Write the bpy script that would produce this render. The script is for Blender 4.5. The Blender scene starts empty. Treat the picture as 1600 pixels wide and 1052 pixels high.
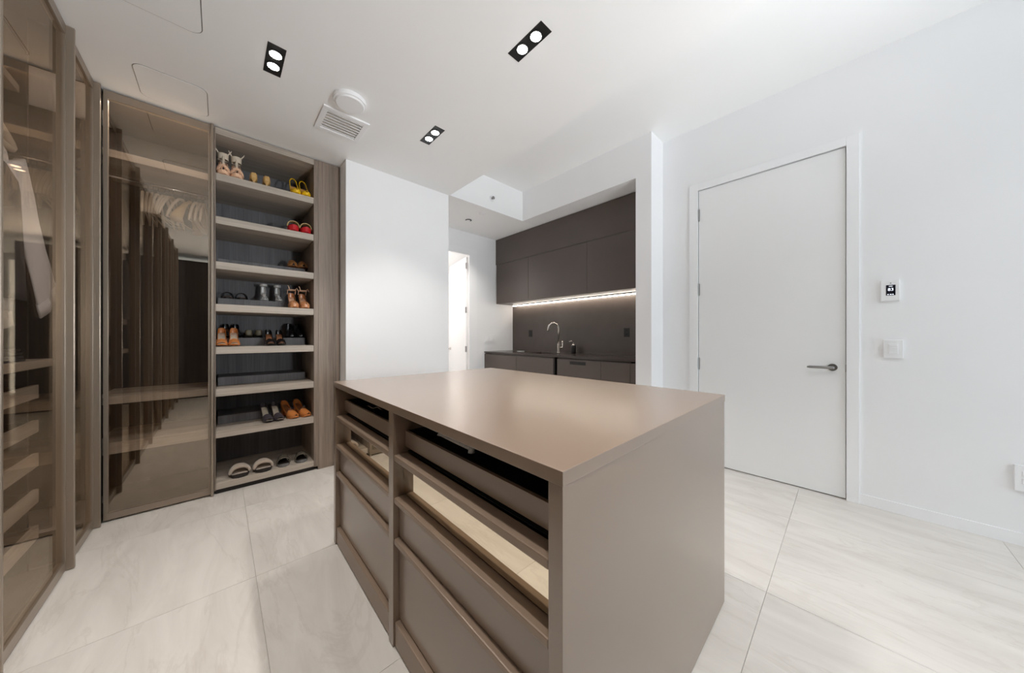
import bpy, bmesh, math, random
from mathutils import Vector, Matrix, Euler
random.seed(7)
C = bpy.context.scene.collection
scene = bpy.context.scene

# ------------------------------------------------------------------ camera, world, light, exposure
H = 1.22
cam_d = bpy.data.cameras.new('camera')
cam = bpy.data.objects.new('camera', cam_d); C.objects.link(cam)
cam.location = (0, 0, H)
cam.rotation_euler = (math.radians(90), 0, math.radians(46.94 - 90))
cam_d.sensor_width = 36.0
cam_d.lens = 489.0 / 1600.0 * 36.0
cam_d.clip_start = 0.02
scene.camera = cam

w = bpy.data.worlds.new('daylight'); scene.world = w; w.use_nodes = True
bg = w.node_tree.nodes['Background']
bg.inputs[0].default_value = (0.82, 0.92, 1.0, 1)
bg.inputs[1].default_value = 3.7

def area(name, loc, rot, sx, sy, power, color=(1, 1, 1), portal=False):
    l = bpy.data.lights.new(name, 'AREA'); l.shape = 'RECTANGLE'; l.size = sx; l.size_y = sy
    l.energy = power; l.color = color
    if portal: l.cycles.is_portal = True
    o = bpy.data.objects.new(name, l); C.objects.link(o); o.location = loc; o.rotation_euler = rot
    return o
# daylight enters through the floor-to-ceiling glazing behind the camera
area('window_portal', (1.08, -4.56, 1.42), (math.radians(90), 0, 0), 4.6, 2.75, 1, portal=True)

vs = scene.view_settings
vs.view_transform = 'Standard'; vs.look = 'None'; vs.exposure = 0.05; vs.gamma = 1.0
vs.use_curve_mapping = False
scene.cycles.max_bounces = 10; scene.cycles.diffuse_bounces = 6; scene.cycles.glossy_bounces = 5
scene.cycles.transparent_max_bounces = 24
scene.cycles.sample_clamp_indirect = 8.0
scene.cycles.use_denoising = True
scene.cycles.caustics_reflective = True; scene.cycles.blur_glossy = 1.0; scene.cycles.caustics_refractive = False

# ------------------------------------------------------------------ materials
def srgb(r, g, b):
    f = lambda c: (c/255/12.92) if c/255 <= .04045 else ((c/255+.055)/1.055)**2.4
    return (f(r), f(g), f(b), 1)
def new_mat(name):
    m = bpy.data.materials.new(name); m.use_nodes = True
    nt = m.node_tree; return m, nt, nt.nodes['Principled BSDF']
def plain(name, col, rough=.5, metal=0, spec=.5, noise=0.0, nscale=30, bump=0.0, bscale=200, stretch=(1, 1, 1), sheen=0, emit=None, estr=0, coat=0):
    m, nt, b = new_mat(name)
    b.inputs['Base Color'].default_value = col
    b.inputs['Roughness'].default_value = rough; b.inputs['Metallic'].default_value = metal
    b.inputs['Specular IOR Level'].default_value = spec
    if sheen: b.inputs['Sheen Weight'].default_value = sheen
    if coat: b.inputs['Coat Weight'].default_value = coat; b.inputs['Coat Roughness'].default_value = .22
    if emit:
        b.inputs['Emission Color'].default_value = emit; b.inputs['Emission Strength'].default_value = estr
    if noise or bump:
        tc = nt.nodes.new('ShaderNodeTexCoord'); mp = nt.nodes.new('ShaderNodeMapping')
        mp.inputs['Scale'].default_value = stretch
        nt.links.new(tc.outputs['Object'], mp.inputs['Vector'])
    if noise:
        n = nt.nodes.new('ShaderNodeTexNoise'); n.inputs['Scale'].default_value = nscale; n.inputs['Detail'].default_value = 4
        nt.links.new(mp.outputs[0], n.inputs['Vector'])
        mx = nt.nodes.new('ShaderNodeMix'); mx.data_type = 'RGBA'
        lo = [c*(1-noise) for c in col[:3]]+[1]; hi = [min(1, c*(1+noise)) for c in col[:3]]+[1]
        mx.inputs[6].default_value = lo; mx.inputs[7].default_value = hi
        nt.links.new(n.outputs['Fac'], mx.inputs[0]); nt.links.new(mx.outputs[2], b.inputs['Base Color'])
    if bump:
        n2 = nt.nodes.new('ShaderNodeTexNoise'); n2.inputs['Scale'].default_value = bscale
        nt.links.new(mp.outputs[0], n2.inputs['Vector'])
        bp = nt.nodes.new('ShaderNodeBump'); bp.inputs['Strength'].default_value = bump; bp.inputs['Distance'].default_value = .002
        nt.links.new(n2.outputs['Fac'], bp.inputs['Height']); nt.links.new(bp.outputs[0], b.inputs['Normal'])
    return m
def wood(name, c1, c2, axis='z', rough=.5):
    m, nt, b = new_mat(name)
    geo = nt.nodes.new('ShaderNodeNewGeometry'); mp = nt.nodes.new('ShaderNodeMapping')
    s = {'z': (90, 90, 2.5), 'x': (2.5, 90, 90), 'y': (90, 2.5, 90)}[axis]
    mp.inputs['Scale'].default_value = s
    nt.links.new(geo.outputs['Position'], mp.inputs['Vector'])
    n = nt.nodes.new('ShaderNodeTexNoise'); n.inputs['Scale'].default_value = 1; n.inputs['Detail'].default_value = 5; n.inputs['Roughness'].default_value = .7
    nt.links.new(mp.outputs[0], n.inputs['Vector'])
    mp2 = nt.nodes.new('ShaderNodeMapping'); mp2.inputs['Scale'].default_value = [q*.12 for q in s]
    nt.links.new(geo.outputs['Position'], mp2.inputs['Vector'])
    n2 = nt.nodes.new('ShaderNodeTexNoise'); n2.inputs['Scale'].default_value = 1
    nt.links.new(mp2.outputs[0], n2.inputs['Vector'])
    ad = nt.nodes.new('ShaderNodeMath'); ad.operation = 'ADD'
    nt.links.new(n.outputs['Fac'], ad.inputs[0]); nt.links.new(n2.outputs['Fac'], ad.inputs[1])
    r = nt.nodes.new('ShaderNodeValToRGB'); r.color_ramp.elements[0].position = .35; r.color_ramp.elements[1].position = .65
    r.color_ramp.elements[0].color = c1; r.color_ramp.elements[1].color = c2
    hf = nt.nodes.new('ShaderNodeMath'); hf.operation = 'MULTIPLY'; hf.inputs[1].default_value = .5
    nt.links.new(ad.outputs[0], hf.inputs[0]); nt.links.new(hf.outputs[0], r.inputs['Fac'])
    nt.links.new(r.outputs[0], b.inputs['Base Color'])
    b.inputs['Roughness'].default_value = rough
    bp = nt.nodes.new('ShaderNodeBump'); bp.inputs['Strength'].default_value = .15; bp.inputs['Distance'].default_value = .001
    nt.links.new(n.outputs['Fac'], bp.inputs['Height']); nt.links.new(bp.outputs[0], b.inputs['Normal'])
    return m
def glass(name, trans, refl, base, edge):
    m = bpy.data.materials.new(name); m.use_nodes = True; nt = m.node_tree
    for n in list(nt.nodes):
        if n.type != 'OUTPUT_MATERIAL': nt.nodes.remove(n)
    out = [n for n in nt.nodes if n.type == 'OUTPUT_MATERIAL'][0]
    t = nt.nodes.new('ShaderNodeBsdfTransparent'); t.inputs[0].default_value = trans
    g = nt.nodes.new('ShaderNodeBsdfGlossy'); g.inputs[0].default_value = refl; g.inputs['Roughness'].default_value = .01
    lw = nt.nodes.new('ShaderNodeLayerWeight'); lw.inputs[0].default_value = .5
    pw = nt.nodes.new('ShaderNodeMath'); pw.operation = 'POWER'; pw.inputs[1].default_value = 3.0
    nt.links.new(lw.outputs['Facing'], pw.inputs[0])
    ma = nt.nodes.new('ShaderNodeMath'); ma.operation = 'MULTIPLY_ADD'; ma.inputs[1].default_value = edge; ma.inputs[2].default_value = base
    nt.links.new(pw.outputs[0], ma.inputs[0])
    mx = nt.nodes.new('ShaderNodeMixShader')
    nt.links.new(ma.outputs[0], mx.inputs[0]); nt.links.new(t.outputs[0], mx.inputs[1]); nt.links.new(g.outputs[0], mx.inputs[2])
    nt.links.new(mx.outputs[0], out.inputs['Surface'])
    return m
def stone(name):
    m, nt, b = new_mat(name)
    geo = nt.nodes.new('ShaderNodeNewGeometry'); oi = nt.nodes.new('ShaderNodeObjectInfo')
    off = nt.nodes.new('ShaderNodeVectorMath'); off.operation = 'MULTIPLY_ADD'
    cmb = nt.nodes.new('ShaderNodeCombineXYZ')
    for k in range(3): nt.links.new(oi.outputs['Random'], cmb.inputs[k])
    nt.links.new(cmb.outputs[0], off.inputs[0]); off.inputs[1].default_value = (13, 7, 3)
    nt.links.new(geo.outputs['Position'], off.inputs[2])
    mp = nt.nodes.new('ShaderNodeMapping'); mp.inputs['Scale'].default_value = (4.0, .9, 1); mp.inputs['Rotation'].default_value = (0, 0, .35)
    nt.links.new(off.outputs[0], mp.inputs['Vector'])
    n = nt.nodes.new('ShaderNodeTexNoise'); n.inputs['Scale'].default_value = 1.6; n.inputs['Detail'].default_value = 9; n.inputs['Roughness'].default_value = .62; n.inputs['Distortion'].default_value = .8
    nt.links.new(mp.outputs[0], n.inputs['Vector'])
    r = nt.nodes.new('ShaderNodeValToRGB'); e = r.color_ramp.elements
    e[0].position = .30; e[0].color = srgb(208, 202, 195); e[1].position = .62; e[1].color = srgb(224, 219, 213)
    nt.links.new(n.outputs['Fac'], r.inputs['Fac'])
    # thin veins
    mp2 = nt.nodes.new('ShaderNodeMapping'); mp2.inputs['Scale'].default_value = (3.2, .8, 1); mp2.inputs['Rotation'].default_value = (0, 0, .5)
    nt.links.new(off.outputs[0], mp2.inputs['Vector'])
    n2 = nt.nodes.new('ShaderNodeTexNoise'); n2.inputs['Scale'].default_value = 1.1; n2.inputs['Detail'].default_value = 8; n2.inputs['Roughness'].default_value = .6; n2.inputs['Distortion'].default_value = 1.0
    nt.links.new(mp2.outputs[0], n2.inputs['Vector'])
    sb = nt.nodes.new('ShaderNodeMath'); sb.operation = 'SUBTRACT'; sb.inputs[1].default_value = .5
    ab = nt.nodes.new('ShaderNodeMath'); ab.operation = 'ABSOLUTE'
    nt.links.new(n2.outputs['Fac'], sb.inputs[0]); nt.links.new(sb.outputs[0], ab.inputs[0])
    r2 = nt.nodes.new('ShaderNodeValToRGB'); e = r2.color_ramp.elements
    e[0].position = 0; e[0].color = (.22, .22, .22, 1); e[1].position = .02; e[1].color = (0, 0, 0, 1)
    nt.links.new(ab.outputs[0], r2.inputs['Fac'])
    mx = nt.nodes.new('ShaderNodeMix'); mx.data_type = 'RGBA'
    nt.links.new(r2.outputs[0], mx.inputs[0]); nt.links.new(r.outputs[0], mx.inputs[6]); mx.inputs[7].default_value = srgb(182, 172, 160)
    # slight difference of tone between tiles
    hsv = nt.nodes.new('ShaderNodeHueSaturation')
    v = nt.nodes.new('ShaderNodeMath'); v.operation = 'MULTIPLY_ADD'; v.inputs[1].default_value = .04; v.inputs[2].default_value = .96
    nt.links.new(oi.outputs['Random'], v.inputs[0]); nt.links.new(v.outputs[0], hsv.inputs['Value'])
    nt.links.new(mx.outputs[2], hsv.inputs['Color']); nt.links.new(hsv.outputs[0], b.inputs['Base Color'])
    b.inputs['Roughness'].default_value = .33
    b.inputs['Specular IOR Level'].default_value = .4
    return m

M = {}
M['wall'] = plain('white_wall_paint', srgb(244, 244, 245), .55, noise=.012, nscale=3, bump=.03, bscale=300)
M['ceil'] = plain('white_ceiling_paint', srgb(248, 248, 248), .7, noise=.012, nscale=3)
M['door'] = plain('white_door_lacquer', srgb(244, 244, 244), .35, noise=.012, nscale=2)
M['trim'] = plain('white_trim_paint', srgb(246, 246, 247), .4, noise=.01, nscale=4)
M['plastic'] = plain('white_plastic', srgb(244, 244, 245), .35, noise=.01, nscale=20)
M['joint'] = plain('grey_grout', srgb(212, 206, 199), .8, noise=.05, nscale=60)
M['stone'] = stone('cream_marble')
M['bronze'] = plain('bronze_lacquer', srgb(131, 110, 93), .32, metal=.0, spec=.8, coat=.7, noise=.06, nscale=2.5, bump=.06, bscale=900)
M['bronze_lip'] = plain('bronze_lip', srgb(142, 122, 105), .33, metal=.1, noise=.04, nscale=6)
M['black'] = plain('black_velvet', srgb(14, 13, 15), .9, noise=.2, nscale=60)
M['mirror'] = plain('bronze_mirror', (.86, .76, .60, 1), .02, metal=1.0, noise=.01, nscale=2)
M['frame'] = plain('bronze_anodised_frame', srgb(158, 145, 131), .32, metal=.55, noise=.05, nscale=8, stretch=(1, 1, .05))
M['frame_dark'] = plain('dark_frame', srgb(34, 30, 28), .45, metal=.3, noise=.1, nscale=10)
M['wood'] = wood('brown_oak_vertical', srgb(112, 98, 87), srgb(164, 148, 134), 'z')
M['woodx'] = wood('brown_oak_horizontal', srgb(158, 146, 133), srgb(200, 189, 176), 'x')
M['woody'] = wood('brown_oak_along', srgb(158, 146, 133), srgb(200, 189, 176), 'y')
M['wooddark'] = wood('charcoal_oak', srgb(84, 82, 83), srgb(122, 120, 122), 'z', .6)
M['woodin'] = wood('dark_inner_oak', srgb(40, 36, 35), srgb(64, 58, 55), 'z', .6)
M['glass'] = glass('bronze_tinted_glass', (.95, .92, .89, 1), (.97, .85, .71, 1), .17, .20)
M['clear'] = glass('clear_window_glass', (.97, .98, .98, 1), (1, 1, 1, 1), .04, .3)
M['kitchen'] = plain('dark_umber_laminate', srgb(86, 76, 71), .40, noise=.10, nscale=3, bump=.04, bscale=700)
M['kstone'] = plain('dark_stone_worktop', srgb(66, 58, 54), .22, noise=.18, nscale=14)
M['ksplash'] = plain('dark_stone_splash', srgb(86, 77, 72), .32, noise=.16, nscale=7)
M['kblack'] = plain('black_plastic', srgb(22, 21, 22), .35, noise=.1, nscale=30)
M['steel'] = plain('brushed_nickel', srgb(214, 208, 202), .22, metal=1, noise=.04, nscale=40)
M['nickel'] = plain('satin_nickel', srgb(150, 148, 147), .3, metal=1, noise=.04, nscale=40)
M['led'] = plain('kitchen_or_added_led', (1, .93, .84, 1), .5, emit=(1, .90, .78, 1), estr=26, noise=.01)  # kitchen strip, also the added strip in the corner wardrobe
M['lamp'] = plain('lamp_disc', (1, 1, 1, 1), .5, emit=(1, .97, .92, 1), estr=25, noise=.01)
M['lampbox'] = plain('black_lamp_housing', srgb(26, 26, 27), .35, noise=.1, nscale=30)
M['screen'] = plain('dark_screen', srgb(24, 26, 38), .15, noise=.1, nscale=40)
M['screen_txt'] = plain('screen_figures', (1, 1, 1, 1), .5, emit=(.8, .85, 1, 1), estr=1.0, noise=.01)
M['hanger'] = plain('ivory_hanger', srgb(214, 202, 186), .4, noise=.05, nscale=20)
M['hangerwood'] = plain('pale_hanger_wood', srgb(205, 180, 140), .5, noise=.1, nscale=20)
M['shirt'] = plain('white_cotton', srgb(226, 226, 230), .85, noise=.04, nscale=12, bump=.2, bscale=60, sheen=.2)
M['shirt2'] = plain('cream_cotton', srgb(220, 214, 206), .85, noise=.05, nscale=12, bump=.2, bscale=60, sheen=.2)
M['darkcloth'] = plain('black_speckled_cloth', srgb(30, 29, 38), .9, noise=.6, nscale=70, sheen=.1)

# ------------------------------------------------------------------ mesh helpers
WL = {}                                        # world location of every object
def link(o, parent=None, world=(0, 0, 0)):
    C.objects.link(o)
    world = Vector(world); WL[o.name] = world
    if parent is not None:
        o.parent = parent; o.location = world - WL[parent.name]
    else:
        o.location = world
    return o
def tag(o, label=None, cat=None, group=None, kind=None):
    if label: o['label'] = label
    if cat: o['category'] = cat
    if group: o['group'] = group
    if kind: o['kind'] = kind
    return o
def thing(name, label, cat, loc=(0, 0, 0), group=None):
    o = bpy.data.objects.new(name, None); o.empty_display_size = .05
    link(o, None, loc); return tag(o, label, cat, group)
def to_obj(name, bm, mat, parent=None, world=(0, 0, 0), smooth=False):
    bmesh.ops.recalc_face_normals(bm, faces=bm.faces)
    me = bpy.data.meshes.new(name); bm.to_mesh(me); bm.free()
    if smooth:
        for p in me.polygons: p.use_smooth = True
    me.materials.append(mat)
    o = bpy.data.objects.new(name, me); return link(o, parent, world)
def bm_box(bm, x0, x1, y0, y1, z0, z1, bevel=0.0):
    r = bmesh.ops.create_cube(bm, size=1.0)
    for v in r['verts']:
        v.co = Vector((x0 + (v.co.x+.5)*(x1-x0), y0 + (v.co.y+.5)*(y1-y0), z0 + (v.co.z+.5)*(z1-z0)))
    if bevel:
        es = list({e for v in r['verts'] for e in v.link_edges})
        bmesh.ops.bevel(bm, geom=es, offset=bevel, segments=2, affect='EDGES', profile=.6)
def box(name, x, y, z, mat, parent=None, bevel=.0015):
    """box in world coordinates; x, y, z are (low, high)"""
    c = Vector(((x[0]+x[1])/2, (y[0]+y[1])/2, z[0]))
    bm = bmesh.new()
    bm_box(bm, x[0]-c.x, x[1]-c.x, y[0]-c.y, y[1]-c.y, 0, z[1]-z[0], min(bevel, .3*min(x[1]-x[0], y[1]-y[0], z[1]-z[0])))
    return to_obj(name, bm, mat, parent, c)
def boxes(name, lst, mat, parent=None, bevel=0):
    """several boxes joined in one mesh (one piece of the building or one part)"""
    x0 = min(b[0][0] for b in lst); x1 = max(b[0][1] for b in lst); y0 = min(b[1][0] for b in lst); y1 = max(b[1][1] for b in lst); z0 = min(b[2][0] for b in lst)
    c = Vector(((x0+x1)/2, (y0+y1)/2, z0)); bm = bmesh.new()
    for x, y, z in lst:
        bm_box(bm, x[0]-c.x, x[1]-c.x, y[0]-c.y, y[1]-c.y, z[0]-c.z, z[1]-c.z, bevel)
    return to_obj(name, bm, mat, parent, c)
def loft(bm, rings, cap=True, closed=True):
    vs = [[bm.verts.new(p) for p in r] for r in rings]
    n = len(rings[0])
    for a, b in zip(vs[:-1], vs[1:]):
        for i in range(n if closed else n-1):
            j = (i+1) % n
            try: bm.faces.new((a[i], a[j], b[j], b[i]))
            except ValueError: pass
    if cap and closed:
        for r in (vs[0], vs[-1]):
            try: bm.faces.new(r)
            except ValueError: pass
def tube(bm, pts, r, n=8):
    pts = [Vector(p) for p in pts]; rings = []
    up = Vector((0, 0, 1)); prev = None
    rr = r if hasattr(r, '__len__') else [r]*len(pts)
    for i, p in enumerate(pts):
        d = (pts[min(i+1, len(pts)-1)] - pts[max(i-1, 0)]).normalized()
        if prev is None:
            a = d.cross(up)
            if a.length < .05: a = d.cross(Vector((1, 0, 0)))
        else:
            a = prev - d*prev.dot(d)
        a.normalize(); prev = a.copy(); b = d.cross(a)
        rings.append([p + (a*math.cos(2*math.pi*k/n) + b*math.sin(2*math.pi*k/n))*rr[i] for k in range(n)])
    loft(bm, rings)
def cyl(bm, c, r0, r1, h, n=24, axis='z'):
    """frustum from c along axis"""
    rings = []
    for r, t in ((r0, 0), (r1, h)):
        ring = []
        for k in range(n):
            a = 2*math.pi*k/n; u, v = r*math.cos(a), r*math.sin(a)
            p = {'z': (u, v, t), 'x': (t, u, v), 'y': (u, t, v)}[axis]
            ring.append(Vector(c)+Vector(p))
        rings.append(ring)
    loft(bm, rings)
def cylobj(name, c, r0, r1, h, mat, parent=None, n=28, axis='z'):
    bm = bmesh.new(); cyl(bm, (0, 0, 0), r0, r1, h, n, axis)
    o = to_obj(name, bm, mat, parent, c)
    bevel_mod(o, min(r0, abs(h))*.12); return o
def bevel_mod(o, w):
    b = o.modifiers.new('bevel', 'BEVEL'); b.width = w; b.segments = 2; b.limit_method = 'ANGLE'; b.angle_limit = math.radians(40)
def struct(o): o['kind'] = 'structure'; return o
def rrect(x0, x1, y0, y1, r, n=8):
    pts = []
    for cx, cy, a0 in ((x1-r, y1-r, 0), (x0+r, y1-r, 90), (x0+r, y0+r, 180), (x1-r, y0+r, 270)):
        for k in range(n+1):
            a = math.radians(a0 + 90*k/n); pts.append((cx+r*math.cos(a), cy+r*math.sin(a)))
    return pts

# ------------------------------------------------------------------ the setting
Z1, Z2 = 2.845, 3.26
XR = 3.413; XE = 1.935; YW = 3.13; YB = 4.06; YN = -4.5
XL, YS = -.583, 3.315

floor = struct(box('floor', (-1.35, 4.0), (YN-.1, 6.6), (-.12, -.006), M['joint'], bevel=0))
# stone tiles on a regular grid, 2 mm joints
xs = [.135 + .885*k for k in range(-2, 5)]; ys = [.262 + .895*k for k in range(-6, 8)]
tile_mesh = {}
for i in range(len(xs)-1):
    for j in range(len(ys)-1):
        x0, x1 = max(xs[i], -1.24), min(xs[i+1], 3.95); y0, y1 = max(ys[j], YN), min(ys[j+1], 6.5)
        if x1-x0 < .02 or y1-y0 < .02: continue
        if y0 > YB+.1 and x1 < 1.9: continue
        if y0 > 3.97 and x1 < 1.0: continue
        key = (round(x1-x0, 3), round(y1-y0, 3))
        if key not in tile_mesh:
            o = box('tile', (x0+.0007, x1-.0007), (y0+.0007, y1-.0007), (-.006, 0), M['stone'], floor, bevel=.0004)
            tile_mesh[key] = o.data
        else:
            o = bpy.data.objects.new('tile', tile_mesh[key]); link(o, floor, ((x0+x1)/2, (y0+y1)/2, -.006))

struct(boxes('ceiling', [((-1.35, XE), (YN-.1, 3.95), (Z1, 3.38)),
                         ((XE, 3.62), (YN-.1, YW), (Z2, 3.38)),
                         ((XE, 3.95), (YW, YB), (2.852, 3.38))], M['ceil']))
struct(boxes('wall_right', [((XR, 3.6), (YN-.1, 0.0), (0, Z2)), ((XR, 3.6), (.994, 1.33), (0, Z2)),
                            ((XR, 3.6), (0.0, .994), (2.645, Z2)), ((3.56, 3.6), (0, .994), (0, 2.645))], M['wall']))
struct(boxes('wall_niche', [((3.131, 3.95), (1.325, 1.485), (0, Z2)), ((3.131, 3.95), (1.485, YW), (2.852, Z2))], M['wall']))
struct(boxes('wall_kitchen', [((3.83, 3.95), (1.485, YB), (0, 2.852))], M['wall']))
struct(boxes('wall_middle', [((.845, 1.925), (YW, YB+.1), (0, Z1))], M['wall']))
struct(boxes('wall_far', [((1.925, 2.07), (YB, YB+.1), (0, 2.852)), ((2.932, 3.95), (YB, YB+.1), (0, 2.852)),
                          ((2.07, 2.932), (YB, YB+.1), (2.52, 2.852))], M['wall']))
struct(boxes('wall_left', [((-1.35, -1.25), (YN-.1, 3.95), (0, Z1)), ((-1.35, .845), (3.92, 4.0), (0, Z1))], M['wall']))
# glazed wall behind the camera
struct(boxes('wall_near', [((-1.25, 3.413), (YN-.1, YN), (2.78, Z2)), ((-1.25, 3.413), (YN-.1, YN), (0, .05))], M['wall']))
wx = [-1.25, .30, 1.86, 3.413]
win = struct(boxes('window_1', [((a-.03, a+.03), (YN-.08, YN-.02), (.10, 2.73)) for a in wx[1:3]] +
        [((wx[0], wx[0]+.04), (YN-.08, YN-.02), (.10, 2.73)), ((wx[3]-.04, wx[3]), (YN-.08, YN-.02), (.10, 2.73)),
         ((wx[0], wx[3]), (YN-.08, YN-.02), (.05, .10)), ((wx[0], wx[3]), (YN-.08, YN-.02), (2.73, 2.78))], M['trim']))
for a, b in zip(wx[:-1], wx[1:]):
    box('pane', (a+.03, b-.03), (YN-.053, YN-.047), (.10, 2.73), M['clear'], win, bevel=0)
# room beyond the open corridor door
struct(boxes('wall_beyond', [((1.8, 1.9), (YB+.1, 6.5), (0, 2.7)), ((3.9, 4.0), (YB+.1, 6.5), (0, 2.7)), ((1.8, 4.0), (6.5, 6.6), (0, 2.7))], M['wall']))
struct(box('ceiling_beyond', (1.8, 4.0), (YB+.1, 6.6), (2.7, 2.8), M['ceil'], bevel=0))

# white flush door in the right wall
def hinge(parent, x, y, z, axis='y', h=.1):
    bm = bmesh.new(); cyl(bm, (0, 0, 0), .008, .008, h, 12)
    bm_box(bm, -.004, .018, -.012, .012, 0, h)
    return to_obj('hinge', bm, M['nickel'], parent, (x, y, z))
d1 = struct(box('door_1', (XR+.006, XR+.05), (.006, .988), (.008, 2.637), M['door'], bevel=.002))
for z in (.90, 1.62, 2.345, .25):
    hinge(d1, XR-.002, .991, z, h=.112)
hb = bmesh.new()
cyl(hb, (0, 0, 0), .027, .027, -.012, 24, 'x'); cyl(hb, (-.01, 0, 0), .011, .011, -.045, 16, 'x')
lever = to_obj('door_handle', hb, M['nickel'], d1, (XR+.006, .075, .985), smooth=False)
lb = bmesh.new(); tube(lb, [(0, -.012, 0), (0, .0, 0), (-.002, .06, 0), (-.002, .125, -.001), (0, .138, -.002)], [.009, .011, .0105, .010, .006], 12)
to_obj('lever', lb, M['nickel'], lever, (XR-.052, .075, .985), smooth=True)
box('latch_plate', (XR+.001, XR+.006), (-.002, .006), (.955, 1.01), M['nickel'], d1)
struct(boxes('trim_1', [((XR-.014, XR+.004), (-.062, .003), (0, 2.705)), ((XR-.014, XR+.004), (.991, 1.067), (0, 2.705)), ((XR-.014, XR+.004), (.003, .991), (2.64, 2.705))], M['trim'], bevel=.002))
struct(box('baseboard_right', (XR-.007, XR), (YN, -.062), (0, .075), M['trim'], bevel=.001))

# corridor door, open into the next room, hinged on the right jamb
struct(boxes('trim_2', [((2.87, 3.02), (YB-.006, YB+.001), (0, 2.60)), ((2.0, 2.87), (YB-.006, YB+.001), (2.50, 2.60)),
                        ((2.925, 2.935), (YB, YB+.11), (0, 2.52))], M['trim'], bevel=.001))
ang = math.radians(76)
d2 = bpy.data.objects.new('door_2', bpy.data.meshes.new('door_2'))
bm = bmesh.new(); bm_box(bm, 0.004, .85, -.02, .02, .008, 2.50, .002); bm.to_mesh(d2.data); bm.free(); d2.data.materials.append(M['door'])
link(d2, None, (2.915, YB+.115, 0)); d2.rotation_euler = (0, 0, ang); struct(d2)
for z in (.97, 1.60, 2.31, .2):
    h = bmesh.new(); bm_box(h, -.012, .03, .012, .026, 0, .095, .001); cyl(h, (-.004, .024, 0), .009, .009, .095, 12)
    o = to_obj('hinge', h, M['nickel'], None, (0, 0, z)); o.parent = d2; o.location = (0, 0, z)
h = bmesh.new(); cyl(h, (0, .02, 0), .026, .026, .01, 20, 'y'); tube(h, [(0, .028, 0), (0, .06, 0), (-.02, .066, 0), (-.12, .066, 0)], .009, 10)
o = to_obj('door_handle', h, M['steel']); o.parent = d2; o.location = (.79, 0, 1.0)

# ------------------------------------------------------------------ ceiling fittings
LAMP_W = 22.5
def downlight(x, y, label):
    t = thing('recessed_downlight', label, 'ceiling light', (x, y, Z1), 'twin recessed downlights')
    bm = bmesh.new(); w_, l_ = .0425, .127
    for q in (((-w_, -w_+.003), (-l_, l_), (-.002, .001)), ((w_-.003, w_), (-l_, l_), (-.002, .001)), ((-w_, w_), (-l_, -l_+.003), (-.002, .001)), ((-w_, w_), (l_-.003, l_), (-.002, .001))):
        bm_box(bm, q[0][0], q[0][1], q[1][0], q[1][1], q[2][0], q[2][1])
    to_obj('trim_ring', bm, M['lampbox'], t, (x, y, Z1))
    bm = bmesh.new(); bm_box(bm, -w_+.002, w_-.002, -l_+.002, l_-.002, -.0012, -.0006)
    to_obj('housing', bm, M['lampbox'], t, (x, y, Z1))
    for s in (-1, 1):
        rim = bmesh.new(); cyl(rim, (0, 0, 0), .034, .036, -.003, 24)
        r = to_obj('lamp_collar', rim, M['lampbox'], t, (x, y+s*.052, Z1-.001))
        d = bmesh.new(); cyl(d, (0, 0, 0), .030, .024, -.004, 24)
        to_obj('lamp', d, M['lamp'], r, (x, y+s*.052, Z1-.0035))
        l = bpy.data.lights.new('spot', 'SPOT'); l.energy = LAMP_W; l.spot_size = math.radians(100); l.spot_blend = .6; l.color = (1, .965, .92); l.shadow_soft_size = .03
        lo = bpy.data.objects.new('spot', l); C.objects.link(lo); lo.parent = t; lo.location = (0, s*.052, -.02)
    return t
downlight(.236, 2.30, 'black twin recessed downlight nearest the glass wardrobe doors')
downlight(1.25, 1.20, 'black twin recessed downlight above the island, largest in view')
downlight(1.255, 2.29, 'small black twin recessed downlight between the round ceiling cap and kitchen niche')

downlight(.236, 1.20, 'black twin recessed downlight out of frame above the wardrobe aisle')
downlight(.236, .11, 'black twin recessed downlight out of frame by the dark cupboard')
downlight(1.25, .11, 'black twin recessed downlight out of frame behind the island')
# square air vent
t = thing('air_vent', 'white square slatted air vent in the ceiling', 'vent', (.685, 2.645, Z1))
x0, x1, y0, y1 = .53, .84, 2.49, 2.80
boxes('frame', [((x0, x1), (y0, y0+.035), (Z1-.012, Z1)), ((x0, x1), (y1-.035, y1), (Z1-.012, Z1)), ((x0, x0+.035), (y0+.035, y1-.035), (Z1-.012, Z1)), ((x1-.035, x1), (y0+.035, y1-.035), (Z1-.012, Z1))], M['plastic'], t, bevel=.002)
box('backing', (x0+.03, x1-.03), (y0+.03, y1-.03), (Z1-.002, Z1-.0005), M['joint'], t, bevel=0)
for k in range(7):
    y = y0+.035 + (k+.5)*.24/7
    bm = bmesh.new(); bm_box(bm, -.12, .12, -.0125, .0125, -.0012, .0012)
    bmesh.ops.rotate(bm, verts=bm.verts, cent=(0, 0, 0), matrix=Matrix.Rotation(math.radians(16), 3, 'X'))
    to_obj('slat', bm, M['plastic'], t, ((x0+x1)/2, y, Z1-.008))
# round cap beside it
t = thing('ceiling_speaker', 'round white cap on the ceiling beside the square vent', 'detector', (.655, 2.33, Z1))
cylobj('base', (.655, 2.33, Z1), .102, .102, -.028, M['plastic'], t, 48)
cylobj('cover', (.655, 2.33, Z1-.026), .094, .085, -.012, M['plastic'], t, 48)
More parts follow.
